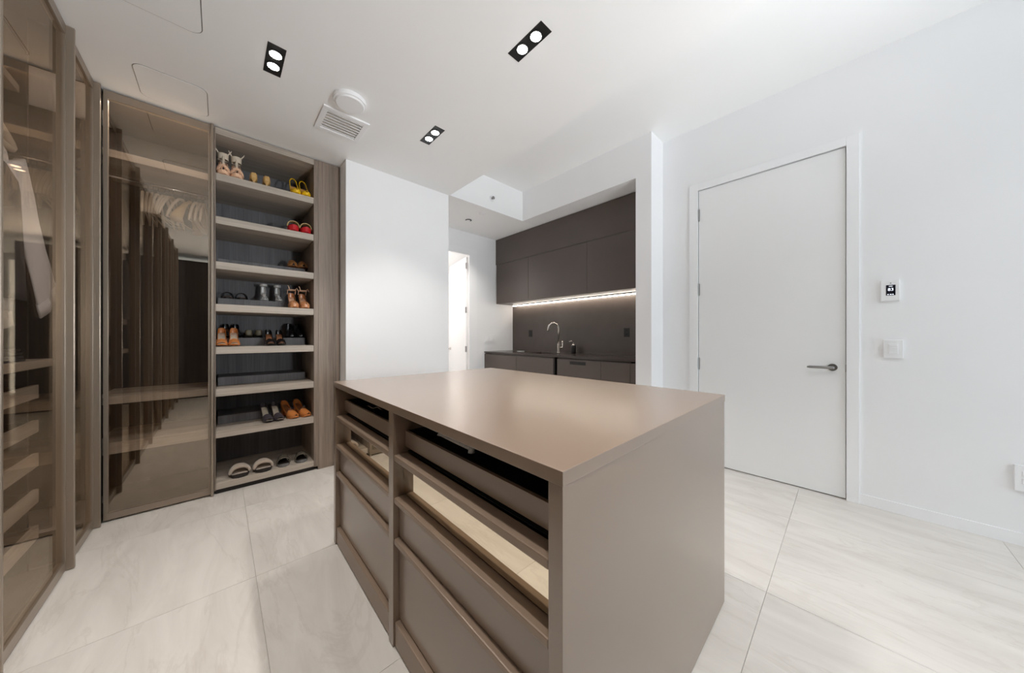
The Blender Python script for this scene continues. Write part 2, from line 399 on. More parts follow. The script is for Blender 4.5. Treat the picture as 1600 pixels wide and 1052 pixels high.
# access panels with rounded corners
def access(x0, x1, y0, y1, label):
    t = thing('access_panel', label, 'ceiling panel', ((x0+x1)/2, (y0+y1)/2, Z1), 'rounded ceiling access panels')
    for nm, g, z, mt in (('seam', 0, .0012, M['nickel']), ('panel', .004, .003, M['ceil'])):
        bm = bmesh.new(); pts = rrect(x0+g, x1-g, y0+g, y1-g, .055-g)
        cx, cy = (x0+x1)/2, (y0+y1)/2
        loft(bm, [[(p[0]-cx, p[1]-cy, 0) for p in pts], [(p[0]-cx, p[1]-cy, -z) for p in pts]])
        to_obj(nm, bm, mt, t, (cx, cy, Z1))
access(-.385, -.058, 2.875, 3.245, 'white rounded ceiling access panel by the top of the corner glass door')
access(-.385, -.065, 1.97, 2.385, 'white rounded ceiling access panel cut by the top edge of the photo')
# corridor ceiling and sprinkler
t = thing('round_downlight', 'small round recessed downlight in the corridor ceiling', 'ceiling light', (2.55, 3.62, 2.852))
cylobj('trim_ring', (2.55, 3.62, 2.852), .045, .042, -.006, M['lampbox'], t)
cylobj('lamp', (2.55, 3.63, 2.847), .032, .030, -.003, M['plastic'], t)
l = bpy.data.lights.new('spot', 'SPOT'); l.energy = 62; l.spot_size = math.radians(110); l.spot_blend = .9; l.color = (1, .95, .88); l.shadow_soft_size = .04
lo = bpy.data.objects.new('spot', l); C.objects.link(lo); lo.parent = t; lo.location = (0, 0, -.02)
t = thing('smoke_detector', 'small flat white disc on the corridor ceiling near its edge', 'detector', (2.547, 3.30, 2.852))
cylobj('base', (2.547, 3.30, 2.852), .05, .05, -.006, M['plastic'], t)
cylobj('cap', (2.547, 3.30, 2.847), .04, .03, -.008, M['plastic'], t)
t = thing('sprinkler', 'small metal fire sprinkler head on the white drop above corridor', 'sprinkler', (2.566, YW, 3.0))
cylobj('escutcheon', (2.566, YW, 3.0), .036, .03, -.008, M['plastic'], t, axis='y')
bm = bmesh.new(); cyl(bm, (0, 0, 0), .013, .010, -.03, 14, 'y'); cyl(bm, (0, -.03, 0), .02, .02, -.003, 14, 'y')
to_obj('head', bm, M['nickel'], t, (2.566, YW-.006, 3.0))
# added unseen lamp, brightens the next room and the corridor
t = thing('added_ceiling_lamp', 'added unseen round lamp on the ceiling of the room beyond', 'lamp', (2.4, 5.3, 2.7))
cylobj('base', (2.4, 5.3, 2.7), .2, .2, -.03, M['plastic'], t)
cylobj('diffuser', (2.4, 5.3, 2.672), .19, .17, -.03, M['plastic'], t)
l = bpy.data.lights.new('fill_bulb', 'POINT'); l.energy = 30; l.color = (1, .95, .9); l.shadow_soft_size = .15
lo = bpy.data.objects.new('fill_bulb', l); C.objects.link(lo); lo.parent = t; lo.location = (0, 0, -.25)

# added uplighter, unseen behind the camera, fills the ceiling with light
ux, uy = 1.42, -1.95
t = thing('added_fill_lamp', 'added slim black fill lamp behind the camera with its head turned up', 'lamp', (ux, uy, 0))
cylobj('base', (ux, uy, 0), .15, .14, .025, M['lampbox'], t, 40)
cylobj('pole', (ux, uy, .025), .011, .011, 1.10, M['lampbox'], t, 16)
ud = Vector((math.sin(math.radians(43))*math.cos(math.radians(111)), math.sin(math.radians(43))*math.sin(math.radians(111)), math.cos(math.radians(43))))
uq = ud.to_track_quat('Z', 'Y')
bm = bmesh.new(); n_ = 32
loft(bm, [[(r_*math.cos(2*math.pi*k/n_), r_*math.sin(2*math.pi*k/n_), z_) for k in range(n_)] for r_, z_ in ((.02, -.16), (.06, -.14), (.10, -.06), (.15, .03), (.145, .03), (.095, -.055), (.05, -.13))])
o = to_obj('lamp_shade', bm, M['plastic'], t, (ux, uy, 1.24), True); o.rotation_mode = 'QUATERNION'; o.rotation_quaternion = uq
bm = bmesh.new(); bmesh.ops.create_uvsphere(bm, u_segments=20, v_segments=12, radius=.045)
o = to_obj('fill_bulb', bm, M['plastic'], t, Vector((ux, uy, 1.24))-ud*.08, True)
l = bpy.data.lights.new('fill_uplight', 'SPOT'); l.energy = 290; l.spot_size = math.radians(130); l.spot_blend = .9; l.shadow_soft_size = .12; l.color = (.93, .965, 1)
lo = bpy.data.objects.new('fill_uplight', l); C.objects.link(lo); lo.parent = t; lo.location = Vector((0, 0, 1.24))+ud*.04
lo.rotation_euler = ud.to_track_quat('-Z', 'Y').to_euler()

# ------------------------------------------------------------------ fittings on the right wall
def plate(name, label, cat, y, z, w_, h_, d_=.008):
    t = thing(name, label, cat, (XR, y, z))
    box('plate', (XR-d_, XR), (y-w_/2, y+w_/2), (z-h_/2, z+h_/2), M['plastic'], t, .002)
    return t
t = plate('thermostat', 'white wall thermostat with a small lit dark screen beside the door', 'thermostat', -.204, 1.54, .083, .145, .02)
sc = box('screen', (XR-.0215, XR-.0195), (-.228, -.186), (1.505, 1.577), M['screen'], t, .0005)
def text(s, size, y, z, parent, mat):
    cu = bpy.data.curves.new('t', 'FONT'); cu.body = s; cu.size = size; cu.align_x = 'CENTER'; cu.align_y = 'CENTER'; cu.extrude = .0002
    tmp = bpy.data.objects.new('t', cu); C.objects.link(tmp)
    dg = bpy.context.evaluated_depsgraph_get()
    me = bpy.data.meshes.new_from_object(tmp.evaluated_get(dg)); bpy.data.objects.remove(tmp)
    me.materials.clear(); me.materials.append(mat)
    o = bpy.data.objects.new('figures', me); link(o, parent, (XR-.0219, y, z))
    o.rotation_euler = (math.radians(90), 0, math.radians(-90)); return o
text('83', .027, -.207, 1.545, sc, M['screen_txt'])
for k, wd in ((-.217, .006), (-.207, .008), (-.195, .006)):
    box('icon', (XR-.0223, XR-.0214), (k-wd/2, k+wd/2), (1.509, 1.514), M['screen_txt'], sc, 0)
box('caption_line', (XR-.0223, XR-.0214), (-.215, -.199), (1.566, 1.569), M['screen_txt'], sc, 0)
cylobj('sensor', (XR-.0198, -.207, 1.589), .003, .003, -.0015, M['kblack'], t, 12, 'x')
t = plate('light_switch', 'white light switch with louvred rocker below the thermostat', 'switch', -.2185, 1.134, .085, .126, .018)
k = box('rocker', (XR-.023, XR-.017), (-.239, -.198), (1.098, 1.168), M['plastic'], t, .001)
for q in range(4):
    box('ridge', (XR-.0245, XR-.0225), (-.236, -.201), (1.104+q*.016, 1.112+q*.016), M['plastic'], k, .0007)
t = plate('wall_outlet', 'white outlet plate low on the right wall at the photo edge', 'outlet', -.712, .396, .085, .15, .018)
for z in (.365, .41):
    k = box('socket', (XR-.021, XR-.017), (-.73, -.694), (z, z+.03), M['plastic'], t, .001)
    for q in (-.722, -.706): box('slot', (XR-.0215, XR-.0205), (q, q+.003), (z+.012, z+.022), M['kblack'], k, 0)

# ------------------------------------------------------------------ island
IX0, IX1, IY0, IY1 = .495, 1.695, .384, 2.08
isl = thing('island_cabinet', 'bronze lacquered dressing island with drawers in the middle of the floor', 'island', (1.095, 1.232, 0))
box('top', (IX0-.001, IX1), (IY0-.002, IY1), (.922, .953), M['bronze'], isl, .0015)
for y0, y1 in ((IY0, .421), (2.045, IY1)):
    box('end_panel', (IX0+.001, IX1-.001), (y0, y1), (0.004, .9215), M['bronze'], isl, .001)
box('divider', (IX0+.001, 1.66), (1.212, 1.255), (.004, .9215), M['bronze'], isl, .001)
box('back_panel', (1.66, IX1-.002), (.421, 2.045), (.004, .9215), M['bronze'], isl, .001)
bays = ((.421, 1.212), (1.255, 2.045))
for y0, y1 in bays:
    g = .002
    # plinth
    box('plinth', (.502, .53), (y0+g, y1-g), (.006, .10), M['bronze_lip'], isl, .004)
    # plain drawers
    for z0, z1 in ((.106, .424), (.43, .585)):
        dr = box('drawer', (.520, .545), (y0+g, y1-g), (z0, z1-.012), M['bronze'], isl, .001)
        box('lip_handle', (.4985, .545), (y0+g, y1-g), (z1-.018, z1+.004), M['bronze_lip'], dr, .004)
        box('drawer_box', (.545, 1.1), (y0+.02, y1-.02), (z0+.02, z1-.03), M['frame_dark'], dr, .001)
    # mirror fronted drawer
    dr = box('mirror_drawer', (.538, .550), (y0+g, y1-g), (.596, .735), M['mirror'], isl, 0)
    box('lip_handle', (.4985, .55), (y0+g, y1-g), (.733, .756), M['bronze_lip'], dr, .004)
    box('drawer_box', (.55, 1.1), (y0+.02, y1-.02), (.60, .72), M['frame_dark'], dr, .001)
    # shallow open tray lined in black
    tr = box('tray', (.545, .557), (y0+g, y1-g), (.779, .842), M['bronze'], isl, .001)
    box('tray_bottom', (.557, 1.2), (y0+g, y1-g), (.779, .785), M['black'], tr, 0)
    for q in ((y0+g, y0+.014), (y1-.014, y1-g)):
        box('tray_side', (.557, 1.2), q, (.785, .842), M['black'], tr, 0)
    box('tray_back', (1.188, 1.2), (y0+.014, y1-.014), (.785, .842), M['black'], tr, 0)
    box('inner_lining', (1.21, 1.22), (y0+g, y1-g), (.757, .9215), M['black'], isl, 0)
    box('tray_runner', (.60, 1.2), (y0+.001, y0+.02), (.762, .778), M['frame_dark'], isl, 0)
    box('dust_panel', (.556, 1.2), (y0+g, y1-g), (.757, .760), M['black'], isl, 0)
# things lying in the two trays
t = thing('shoe_horn', 'pale grey shoe horn lying in the near open island tray', 'shoe horn', (.60, .93, .842))
bm = bmesh.new(); rings = []
for k in range(12):
    u = k/11; yy = -.09 + .2*u; ww = .010+.016*math.sin(math.pi*min(1, u*1.1))
    rings.append([(ww*math.cos(a), yy, .010*math.sin(u*math.pi)+.012+.006*math.sin(a)) for a in [2*math.pi*q/10 for q in range(10)]])
loft(bm, rings); to_obj('blade', bm, M['plastic'], t, (.60, .93, .842), True)
bm = bmesh.new(); cyl(bm, (0, 0, 0), .012, .010, .02, 14); to_obj('grip', bm, M['plastic'], t, (.60, .835, .842), True)
def sunglasses(x, y, rot, label):
    t = thing('sunglasses', label, 'sunglasses', (x, y, .785), 'sunglasses in the far island tray')
    for s in (-1, 1):
        bm = bmesh.new(); bmesh.ops.create_uvsphere(bm, u_segments=14, v_segments=8, radius=1)
        for v in bm.verts: v.co = Vector((v.co.x*.004, v.co.y*.03+s*.036, v.co.z*.024+.026))
        to_obj('lens', bm, M['screen'], t, (x, y, .785), True)
        bm = bmesh.new(); tube(bm, [(0, s*.066, .035), (.04, s*.064, .034), (.11, s*.055, .03), (.135, s*.05, .01)], .0028, 8)
        to_obj('temple', bm, M['kblack'], t, (x, y, .785), True)
    bm = bmesh.new(); tube(bm, [(0, -.068, .036), (-.004, -.04, .05), (-.004, -.01, .04), (-.004, .01, .04), (-.004, .04, .05), (0, .068, .036)], .0035, 8)
    to_obj('bridge', bm, M['steel'], t, (x, y, .785), True); t.rotation_euler = (0, 0, rot)
sunglasses(.62, 1.78, .3, 'dark sunglasses at the far end of the far island tray')
sunglasses(.63, 1.55, -.2, 'dark sunglasses nearer the middle divider in the far island tray')

# ------------------------------------------------------------------ kitchen niche
XC, XS, XU = 3.172, 3.81, 3.415
KY = (3.302, 2.606, 2.548, 1.914, 1.564)
def base_unit(label, y0, y1, slot=False):
    t = thing('base_cabinet', label, 'cabinet', ((XC+XS)/2, (y0+y1)/2, 0), 'kitchen base cabinets')
    box('body', (XC+.022, XS+.015), (y0+.001, y1-.001), (.10, .952), M['kitchen'], t, 0)
    box('toe_kick', (XC+.06, XC+.08), (y0+.001, y1-.001), (0, .10), M['kblack'], t, 0)
    d = box('door', (XC+.002, XC+.020), (y0+.002, y1-.002), (.10, .935), M['kitchen'], t, .001)
    if slot:
        box('slot_handle', (XC-.0005, XC+.004), ((y0+y1)/2-.115, (y0+y1)/2+.115), (.875, .915), M['kblack'], d, .0015)
    return t
base_unit('brown kitchen base cabinet beside the white corridor wall', KY[0], YB-.001)
base_unit('brown kitchen base cabinet below the sink, left of the dark gap', KY[1], KY[0])
base_unit('brown dishwasher front with a black slot handle under the worktop', KY[3], KY[2], True)
base_unit('dark kitchen base cabinet right of the slot-handled front', KY[4], KY[3])
t = thing('filler_strip', 'narrow dark filler strip at the right end of the kitchen base', 'panel', (3.3, 1.525, 0))
box('front', (XC+.002, XC+.020), (1.487, KY[4]-.001), (.10, .935), M['kitchen'], t, .001)
box('toe_kick', (XC+.06, XC+.08), (1.487, KY[4]-.001), (0, .10), M['kblack'], t, 0)
t = thing('grip_channel', 'narrow dark recessed channel between two kitchen base cabinets', 'channel', (3.3, 2.577, 0))
box('back', (XC+.05, XC+.07), (KY[2]+.001, KY[1]-.001), (.10, .95), M['kblack'], t, 0)
box('edge', (XC+.004, XC+.05), (KY[1]-.018, KY[1]-.004), (.10, .95), M['frame_dark'], t, .001)
# worktop with a sink cut-out
sx0, sx1, sy0, sy1 = 3.31, 3.60, 2.72, 3.20
wt = boxes('kitchen_worktop', [((XC-.003, sx0), (1.487, YB-.001), (.954, .977)), ((sx1, XS-.001), (1.487, YB-.001), (.954, .977)),
                               ((sx0, sx1), (1.487, sy0), (.954, .977)), ((sx0, sx1), (sy1, YB-.001), (.954, .977))], M['kstone'])
tag(wt, 'thin dark stone worktop along the kitchen niche', 'worktop')
t = thing('kitchen_sink', 'dark undermount sink set in the kitchen worktop', 'sink', (3.455, 2.96, .953))
boxes('basin', [((sx0-.006, sx0), (sy0-.006, sy1+.006), (.935, .9535)), ((sx1, sx1+.006), (sy0-.006, sy1+.006), (.935, .9535)),
                ((sx0, sx1), (sy0-.006, sy0), (.935, .9535)), ((sx0, sx1), (sy1, sy1+.006), (.935, .9535)), ((sx0-.006, sx1+.006), (sy0-.006, sy1+.006), (.9525-.0, .9535))][:4], M['kblack'], t)
box('basin_floor', (sx0, sx1), (sy0, sy1), (.9525, .9545), M['kblack'], t, 0)
cylobj('drain', (3.455, 2.96, .9545), .022, .02, .002, M['steel'], t)
sp = tag(box('backsplash', (XS, XS+.0185), (1.487, YB-.001), (.978, 1.765), M['ksplash'], bevel=0), 'dark stone backsplash behind the tap', 'backsplash')
# upper cabinets
def upper(label, y0, y1, z0, z1):
    t = thing('wall_cabinet', label, 'cabinet', ((XU+XS)/2, (y0+y1)/2, z0), 'kitchen wall cabinets')
    box('body', (XU+.022, XS+.018), (y0+.0005, y1-.0005), (z0+.002, z1-.001), M['kitchen'], t, 0)
    box('door', (XU, XU+.020), (y0+.0018, y1-.0018), (z0, z1-.003), M['kitchen'], t, .0012)
upper('long dark cabinet front along the top of the kitchen niche', 1.487, YB-.001, 2.428, 2.850)
upper('dark wall cabinet door beside the white corridor wall', 3.293, YB-.02, 1.768, 2.428)
upper('dark wall cabinet door above the tap, widest of three', 2.259, 3.293, 1.768, 2.428)
upper('dark wall cabinet door at the right end of the niche', 1.487, 2.259, 1.768, 2.428)
t = thing('led_strip_light', 'glowing LED strip light under the kitchen wall cabinets', 'light', (3.79, 2.75, 1.75))
box('channel', (3.735, 3.775), (1.49, 3.99), (1.757, 1.7675), M['frame_dark'], t, 0)
box('diffuser', (3.745, 3.765), (1.492, 3.985), (1.746, 1.757), M['led'], t, .001)
# tap
fx, fy, fz = 3.70, 2.938, .9775
t = thing('kitchen_tap', 'tall brushed nickel gooseneck tap behind the kitchen sink', 'tap', (fx, fy, fz))
cylobj('base', (fx, fy, fz), .026, .024, .012, M['steel'], t)
cylobj('body', (fx, fy, fz+.01), .021, .021, .13, M['steel'], t)
bm = bmesh.new(); pts = [(0, 0, .13), (0, 0, .36)]
R_ = .082; dx, dy = -.86, .51
for k in range(1, 13):
    a = math.pi*k/12*1.0; q = R_*(1-math.cos(a)); pts.append((dx*q, dy*q, .36+R_*math.sin(a)))
pts.append((dx*2*R_*1.03, dy*2*R_*1.03, .315))
tube(bm, pts, [.013]*(len(pts)-2)+[.014, .015], 14); to_obj('spout', bm, M['steel'], t, (fx, fy, fz), True)
bm = bmesh.new(); tube(bm, [(0, 0, .075), (.03, -.035, .075), (.036, -.043, .085), (.036, -.043, .175)], [.012, .012, .011, .008], 12)
to_obj('lever', bm, M['steel'], t, (fx, fy, fz), True)
# soap bottle
bx_, by_ = 3.72, 2.686
t = thing('soap_dispenser', 'black soap bottle with a pump beside the tap', 'soap bottle', (bx_, by_, fz))
bm = bmesh.new(); n = 24
prof = [(.0, 0), (.033, 0), (.036, .006), (.036, .10), (.030, .118), (.016, .126), (.016, .135)]
loft(bm, [[(r*math.cos(2*math.pi*k/n)+1e-5, r*math.sin(2*math.pi*k/n), z) for k in range(n)] for r, z in prof[1:]])
to_obj('bottle', bm, M['kblack'], t, (bx_, by_, fz), True)
cylobj('collar', (bx_, by_, fz+.12), .031, .018, .012, M['steel'], t)
bm = bmesh.new(); cyl(bm, (0, 0, .13), .006, .006, .04, 10); tube(bm, [(.0, 0, .172), (-.03, .02, .176), (-.052, .034, .168)], [.010, .008, .006], 10)
to_obj('pump', bm, M['steel'], t, (bx_, by_, fz), True)
t = thing('soap_dish', 'small flat white dish left on the kitchen worktop', 'dish', (3.50, 3.54, fz))
cylobj('dish', (3.50, 3.54, fz), .05, .06, .008, M['plastic'], t); cylobj('rim', (3.50, 3.54, fz+.008), .06, .062, .003, M['plastic'], t)
def splash_outlet(y, z, label, h_=.115, w_=.075):
    t = thing('power_outlet', label, 'outlet', (XS, y, z), 'black outlets on the backsplash')
    box('plate', (XS-.006, XS), (y-w_/2, y+w_/2), (z-h_/2, z+h_/2), M['kblack'], t, .002)
    for q in (-.025, .025):
        k = box('socket', (XS-.009, XS-.005), (y-.017, y+.017), (z+q-.014, z+q+.014), M['frame_dark'], t, .002)
        for s in (-.007, .005): box('slot', (XS-.0097, XS-.0088), (y+s, y+s+.002), (z+q-.006, z+q+.006), M['black'], k, 0)
splash_outlet(3.621, 1.27, 'black power outlet on the backsplash left of the tap')
splash_outlet(1.925, 1.27, 'black power outlet on the backsplash by the right end')
t = thing('switch_panel', 'wide white switch plate on the corridor wall above the worktop', 'switch', (3.285, YB, 1.177))
box('plate', (3.18, 3.39), (YB-.008, YB), (1.117, 1.237), M['plastic'], t, .002)
for k in range(4):
    box('rocker', (3.193+k*.047, 3.193+k*.047+.034), (YB-.012, YB-.007), (1.142, 1.212), M['plastic'], t, .0015)

# ------------------------------------------------------------------ wardrobe along the left
FD = .027                                        # how far the handle fins stand proud
YWB = [-2.2, -1.745, -.99, -.235, .52, 1.275, 2.03, 2.785, 3.27]
LABL = ['narrow glass wardrobe touching the dark end cupboard behind the camera'] + ['tall glass wardrobe %s from the dark end cupboard, out of frame' % q for q in ('second', 'third', 'fourth', 'fifth')] + ['tall bronze glass wardrobe just outside the left photo edge', 'tall bronze glass wardrobe with the white shirt inside, left photo edge',
        'narrow bronze glass wardrobe next to the inner corner']
for i in range(8):
    y0, y1 = YWB[i], YWB[i+1]
    t = thing('wardrobe', LABL[i], 'wardrobe', (-.9, (y0+y1)/2, 0), 'wardrobes along the left wall')
    box('back_panel', (-1.245, -1.23), (y0, y1), (.0, 2.835), M['woodin'], t, 0)
    if i > 0: box('side_panel', (-1.23, -.70), (y0-.0, y0+.02), (0, 2.835), M['woodin'], t, 0)
    box('top_panel', (-1.23, -.612), (y0+.021, y1), (2.81, 2.835), M['woodin'], t, 0)
    box('bottom_panel', (-1.23, -.625), (y0+.021, y1), (0.005, .05), M['woodin'], t, 0)
    d = boxes('door', [((XL-.028, XL), (y0, y1-.0165), (.008, .056)), ((XL-.028, XL), (y0, y1-.0165), (2.785, 2.838)),
                       ((XL-.028, XL), (y0, y0+.012), (.056, 2.785)), ((XL-.028, XL), (y1-.0285, y1-.0165), (.056, 2.785))], M['frame'], t, .001)
    box('glass_pane', (XL-.012, XL-.007), (y0+.010, y1-.0265), (.05, 2.79), M['glass'], d, 0)
    box('handle_fin', (XL-.028, XL+FD), (y1-.016, y1), (.004, 2.838), M['frame'], d, .003)
box('corner_post', (XL-.03, -.562), (3.271, YS+.02), (.004, 2.838), M['frame_dark'], t, .002)
tag(bpy.data.objects['corner_post'], 'black corner post')
t3 = [o for o in bpy.data.objects if o.get('label') == LABL[6]][0]
box('shelf', (-1.22, -.625), (2.052, 2.782), (1.07, 1.108), M['woody'], t3, .001)
bm = bmesh.new(); tube(bm, [(0, -.355, 0), (0, .37, 0)], .012, 12); to_obj('hanging_rail', bm, M['frame'], t3, (-.86, 2.41, 2.30), True)
box('top_shelf', (-1.22, -.72), (2.052, 2.782), (2.42, 2.455), M['woody'], t3, .001)
for k, (z0, z1) in enumerate(((.914, .98), (.745, .805), (.575, .64), (.395, .46), (.215, .28))):
    tr = box('pull_out_tray', (-.678, -.66), (2.055, 2.757), (z0, z1), M['woody'], t3, .001)
    box('tray_bottom', (-1.2, -.678), (2.055, 2.757), (z0+.004, z0+.016), M['woodin'], tr, 0)
    box('tray_side', (-1.2, -.678), (2.741, 2.757), (z0+.016, z1-.006), M['woodin'], tr, 0)
# dark tall cupboard closing the row near the camera
t = thing('tall_cupboard', 'dark tall cupboard closing the wardrobe row behind the camera', 'cupboard', (-.05, -2.5, 0))
box('body', (-1.245, 1.15), (-2.8, -2.22), (0, 2.72), M['woodin'], t, .002)
for a, b in ((-.58, -.15), (-.147, .283), (.286, .716), (.719, 1.149)):
    dd = box('door', (a, b), (-2.2195, -2.201), (.04, 2.715), M['woodin'], t, .002)
    box('handle', (b-.06, b-.045), (-2.2, -2.185), (.9, 1.5), M['frame_dark'], dd, .003)

# ------------------------------------------------------------------ corner wardrobe and shoe shelves
YD = 3.90
t = thing('corner_wardrobe', 'bronze glass wardrobe with ivory hangers left of the shoe shelves', 'wardrobe', (-.3, 3.6, 0))
cw = t
box('back_panel', (-1.20, -.03), (YD-.012, YD), (0, 2.835), M['woodin'], t, 0)
box('top_panel', (-.60, -.03), (YS+.03, YD-.012), (2.81, 2.835), M['woodin'], t, 0)
box('bottom_panel', (-.60, -.03), (YS+.03, YD-.012), (.005, .05), M['woodin'], t, 0)
for z0, z1 in ((2.425, 2.475), (.765, .815), (.43, .505)):
    sh = box('shelf', (-.60, -.032), (YS+.05, YD-.014), (z0, z1), M['woodx'], t, .001)
d = boxes('door', [((-.556, -.049), (YS, YS+.028), (.012, .056)), ((-.556, -.049), (YS, YS+.028), (2.785, 2.838)),
                   ((-.556, -.536), (YS, YS+.028), (.056, 2.785)), ((-.063, -.049), (YS, YS+.028), (.056, 2.785))], M['frame'], t, .001)
box('glass_pane', (-.540, -.060), (YS+.007, YS+.012), (.05, 2.79), M['glass'], d, 0)
box('handle_fin', (-.0485, -.0325), (YS-FD, YS+.028), (.004, 2.838), M['frame'], d, .003)
bm = bmesh.new(); tube(bm, [(-.28, 0, 0), (.28, 0, 0)], .010, 12); to_obj('hanging_rail', bm, M['steel'], t, (-.315, 3.6, 2.37), True)

sh = thing('shoe_cabinet', 'tall open oak shoe cabinet with eight shelves', 'shoe cabinet', (.32, 3.6, 0))
box('back_panel', (-.028, .66), (YD-.012, YD), (.03, 2.835), M['wooddark'], sh, 0)
box('side_panel', (-.030, -.022), (YS, YD-.012), (.03, 2.835), M['wood'], sh, 0)
box('side_panel', (.628, .661), (YS, YD-.012), (.03, 2.835), M['wood'], sh, .001)
box('top_panel', (-.022, .628), (YS, YD-.012), (2.785, 2.835), M['woodx'], sh, .001)
box('filler_panel', (.662, .838), (YS-.001, YS+.03), (.0, 2.838), M['wood'], sh, .001)
box('toe_kick', (-.022, .628), (YS+.015, YS+.03), (.002, .037), M['frame_dark'], sh, 0)
SZ = [2.485, 2.15, 1.80, 1.472, 1.14, .811, .49, .086]
RY = 3.555                                       # front of the raised back step
for k, z in enumerate(SZ):
    th = .056 if k < 7 else .05
    s = box('shelf', (-.021, .627), (YS+.002, YD-.013), (z-th, z), M['woodx'], sh, .0015)
    if k < 7:
        box('back_step', (-.010, .60), (RY, YD-.02), (z+.0005, z+.068), M['wooddark'], s, .001)

# added LED strip, hidden behind the corner wardrobe top rail, brightens the hangers
def led(parent, x, y, z, sx, sy, e):
    o = box('kitchen_or_added_led', (x-sx/2, x+sx/2), (y-sy/2, y+sy/2), (z-.004, z), M['led'], parent, 0)
    l = bpy.data.lights.new('added_led_light', 'AREA'); l.shape = 'RECTANGLE'; l.size = sx; l.size_y = sy; l.energy = e; l.color = (1, .93, .85)
    lo = bpy.data.objects.new('added_led_light', l); C.objects.link(lo); lo.parent = o; lo.location = (0, 0, -.006)
led(cw, -.30, YS+.037, 2.802, .44, .008, 7.0)
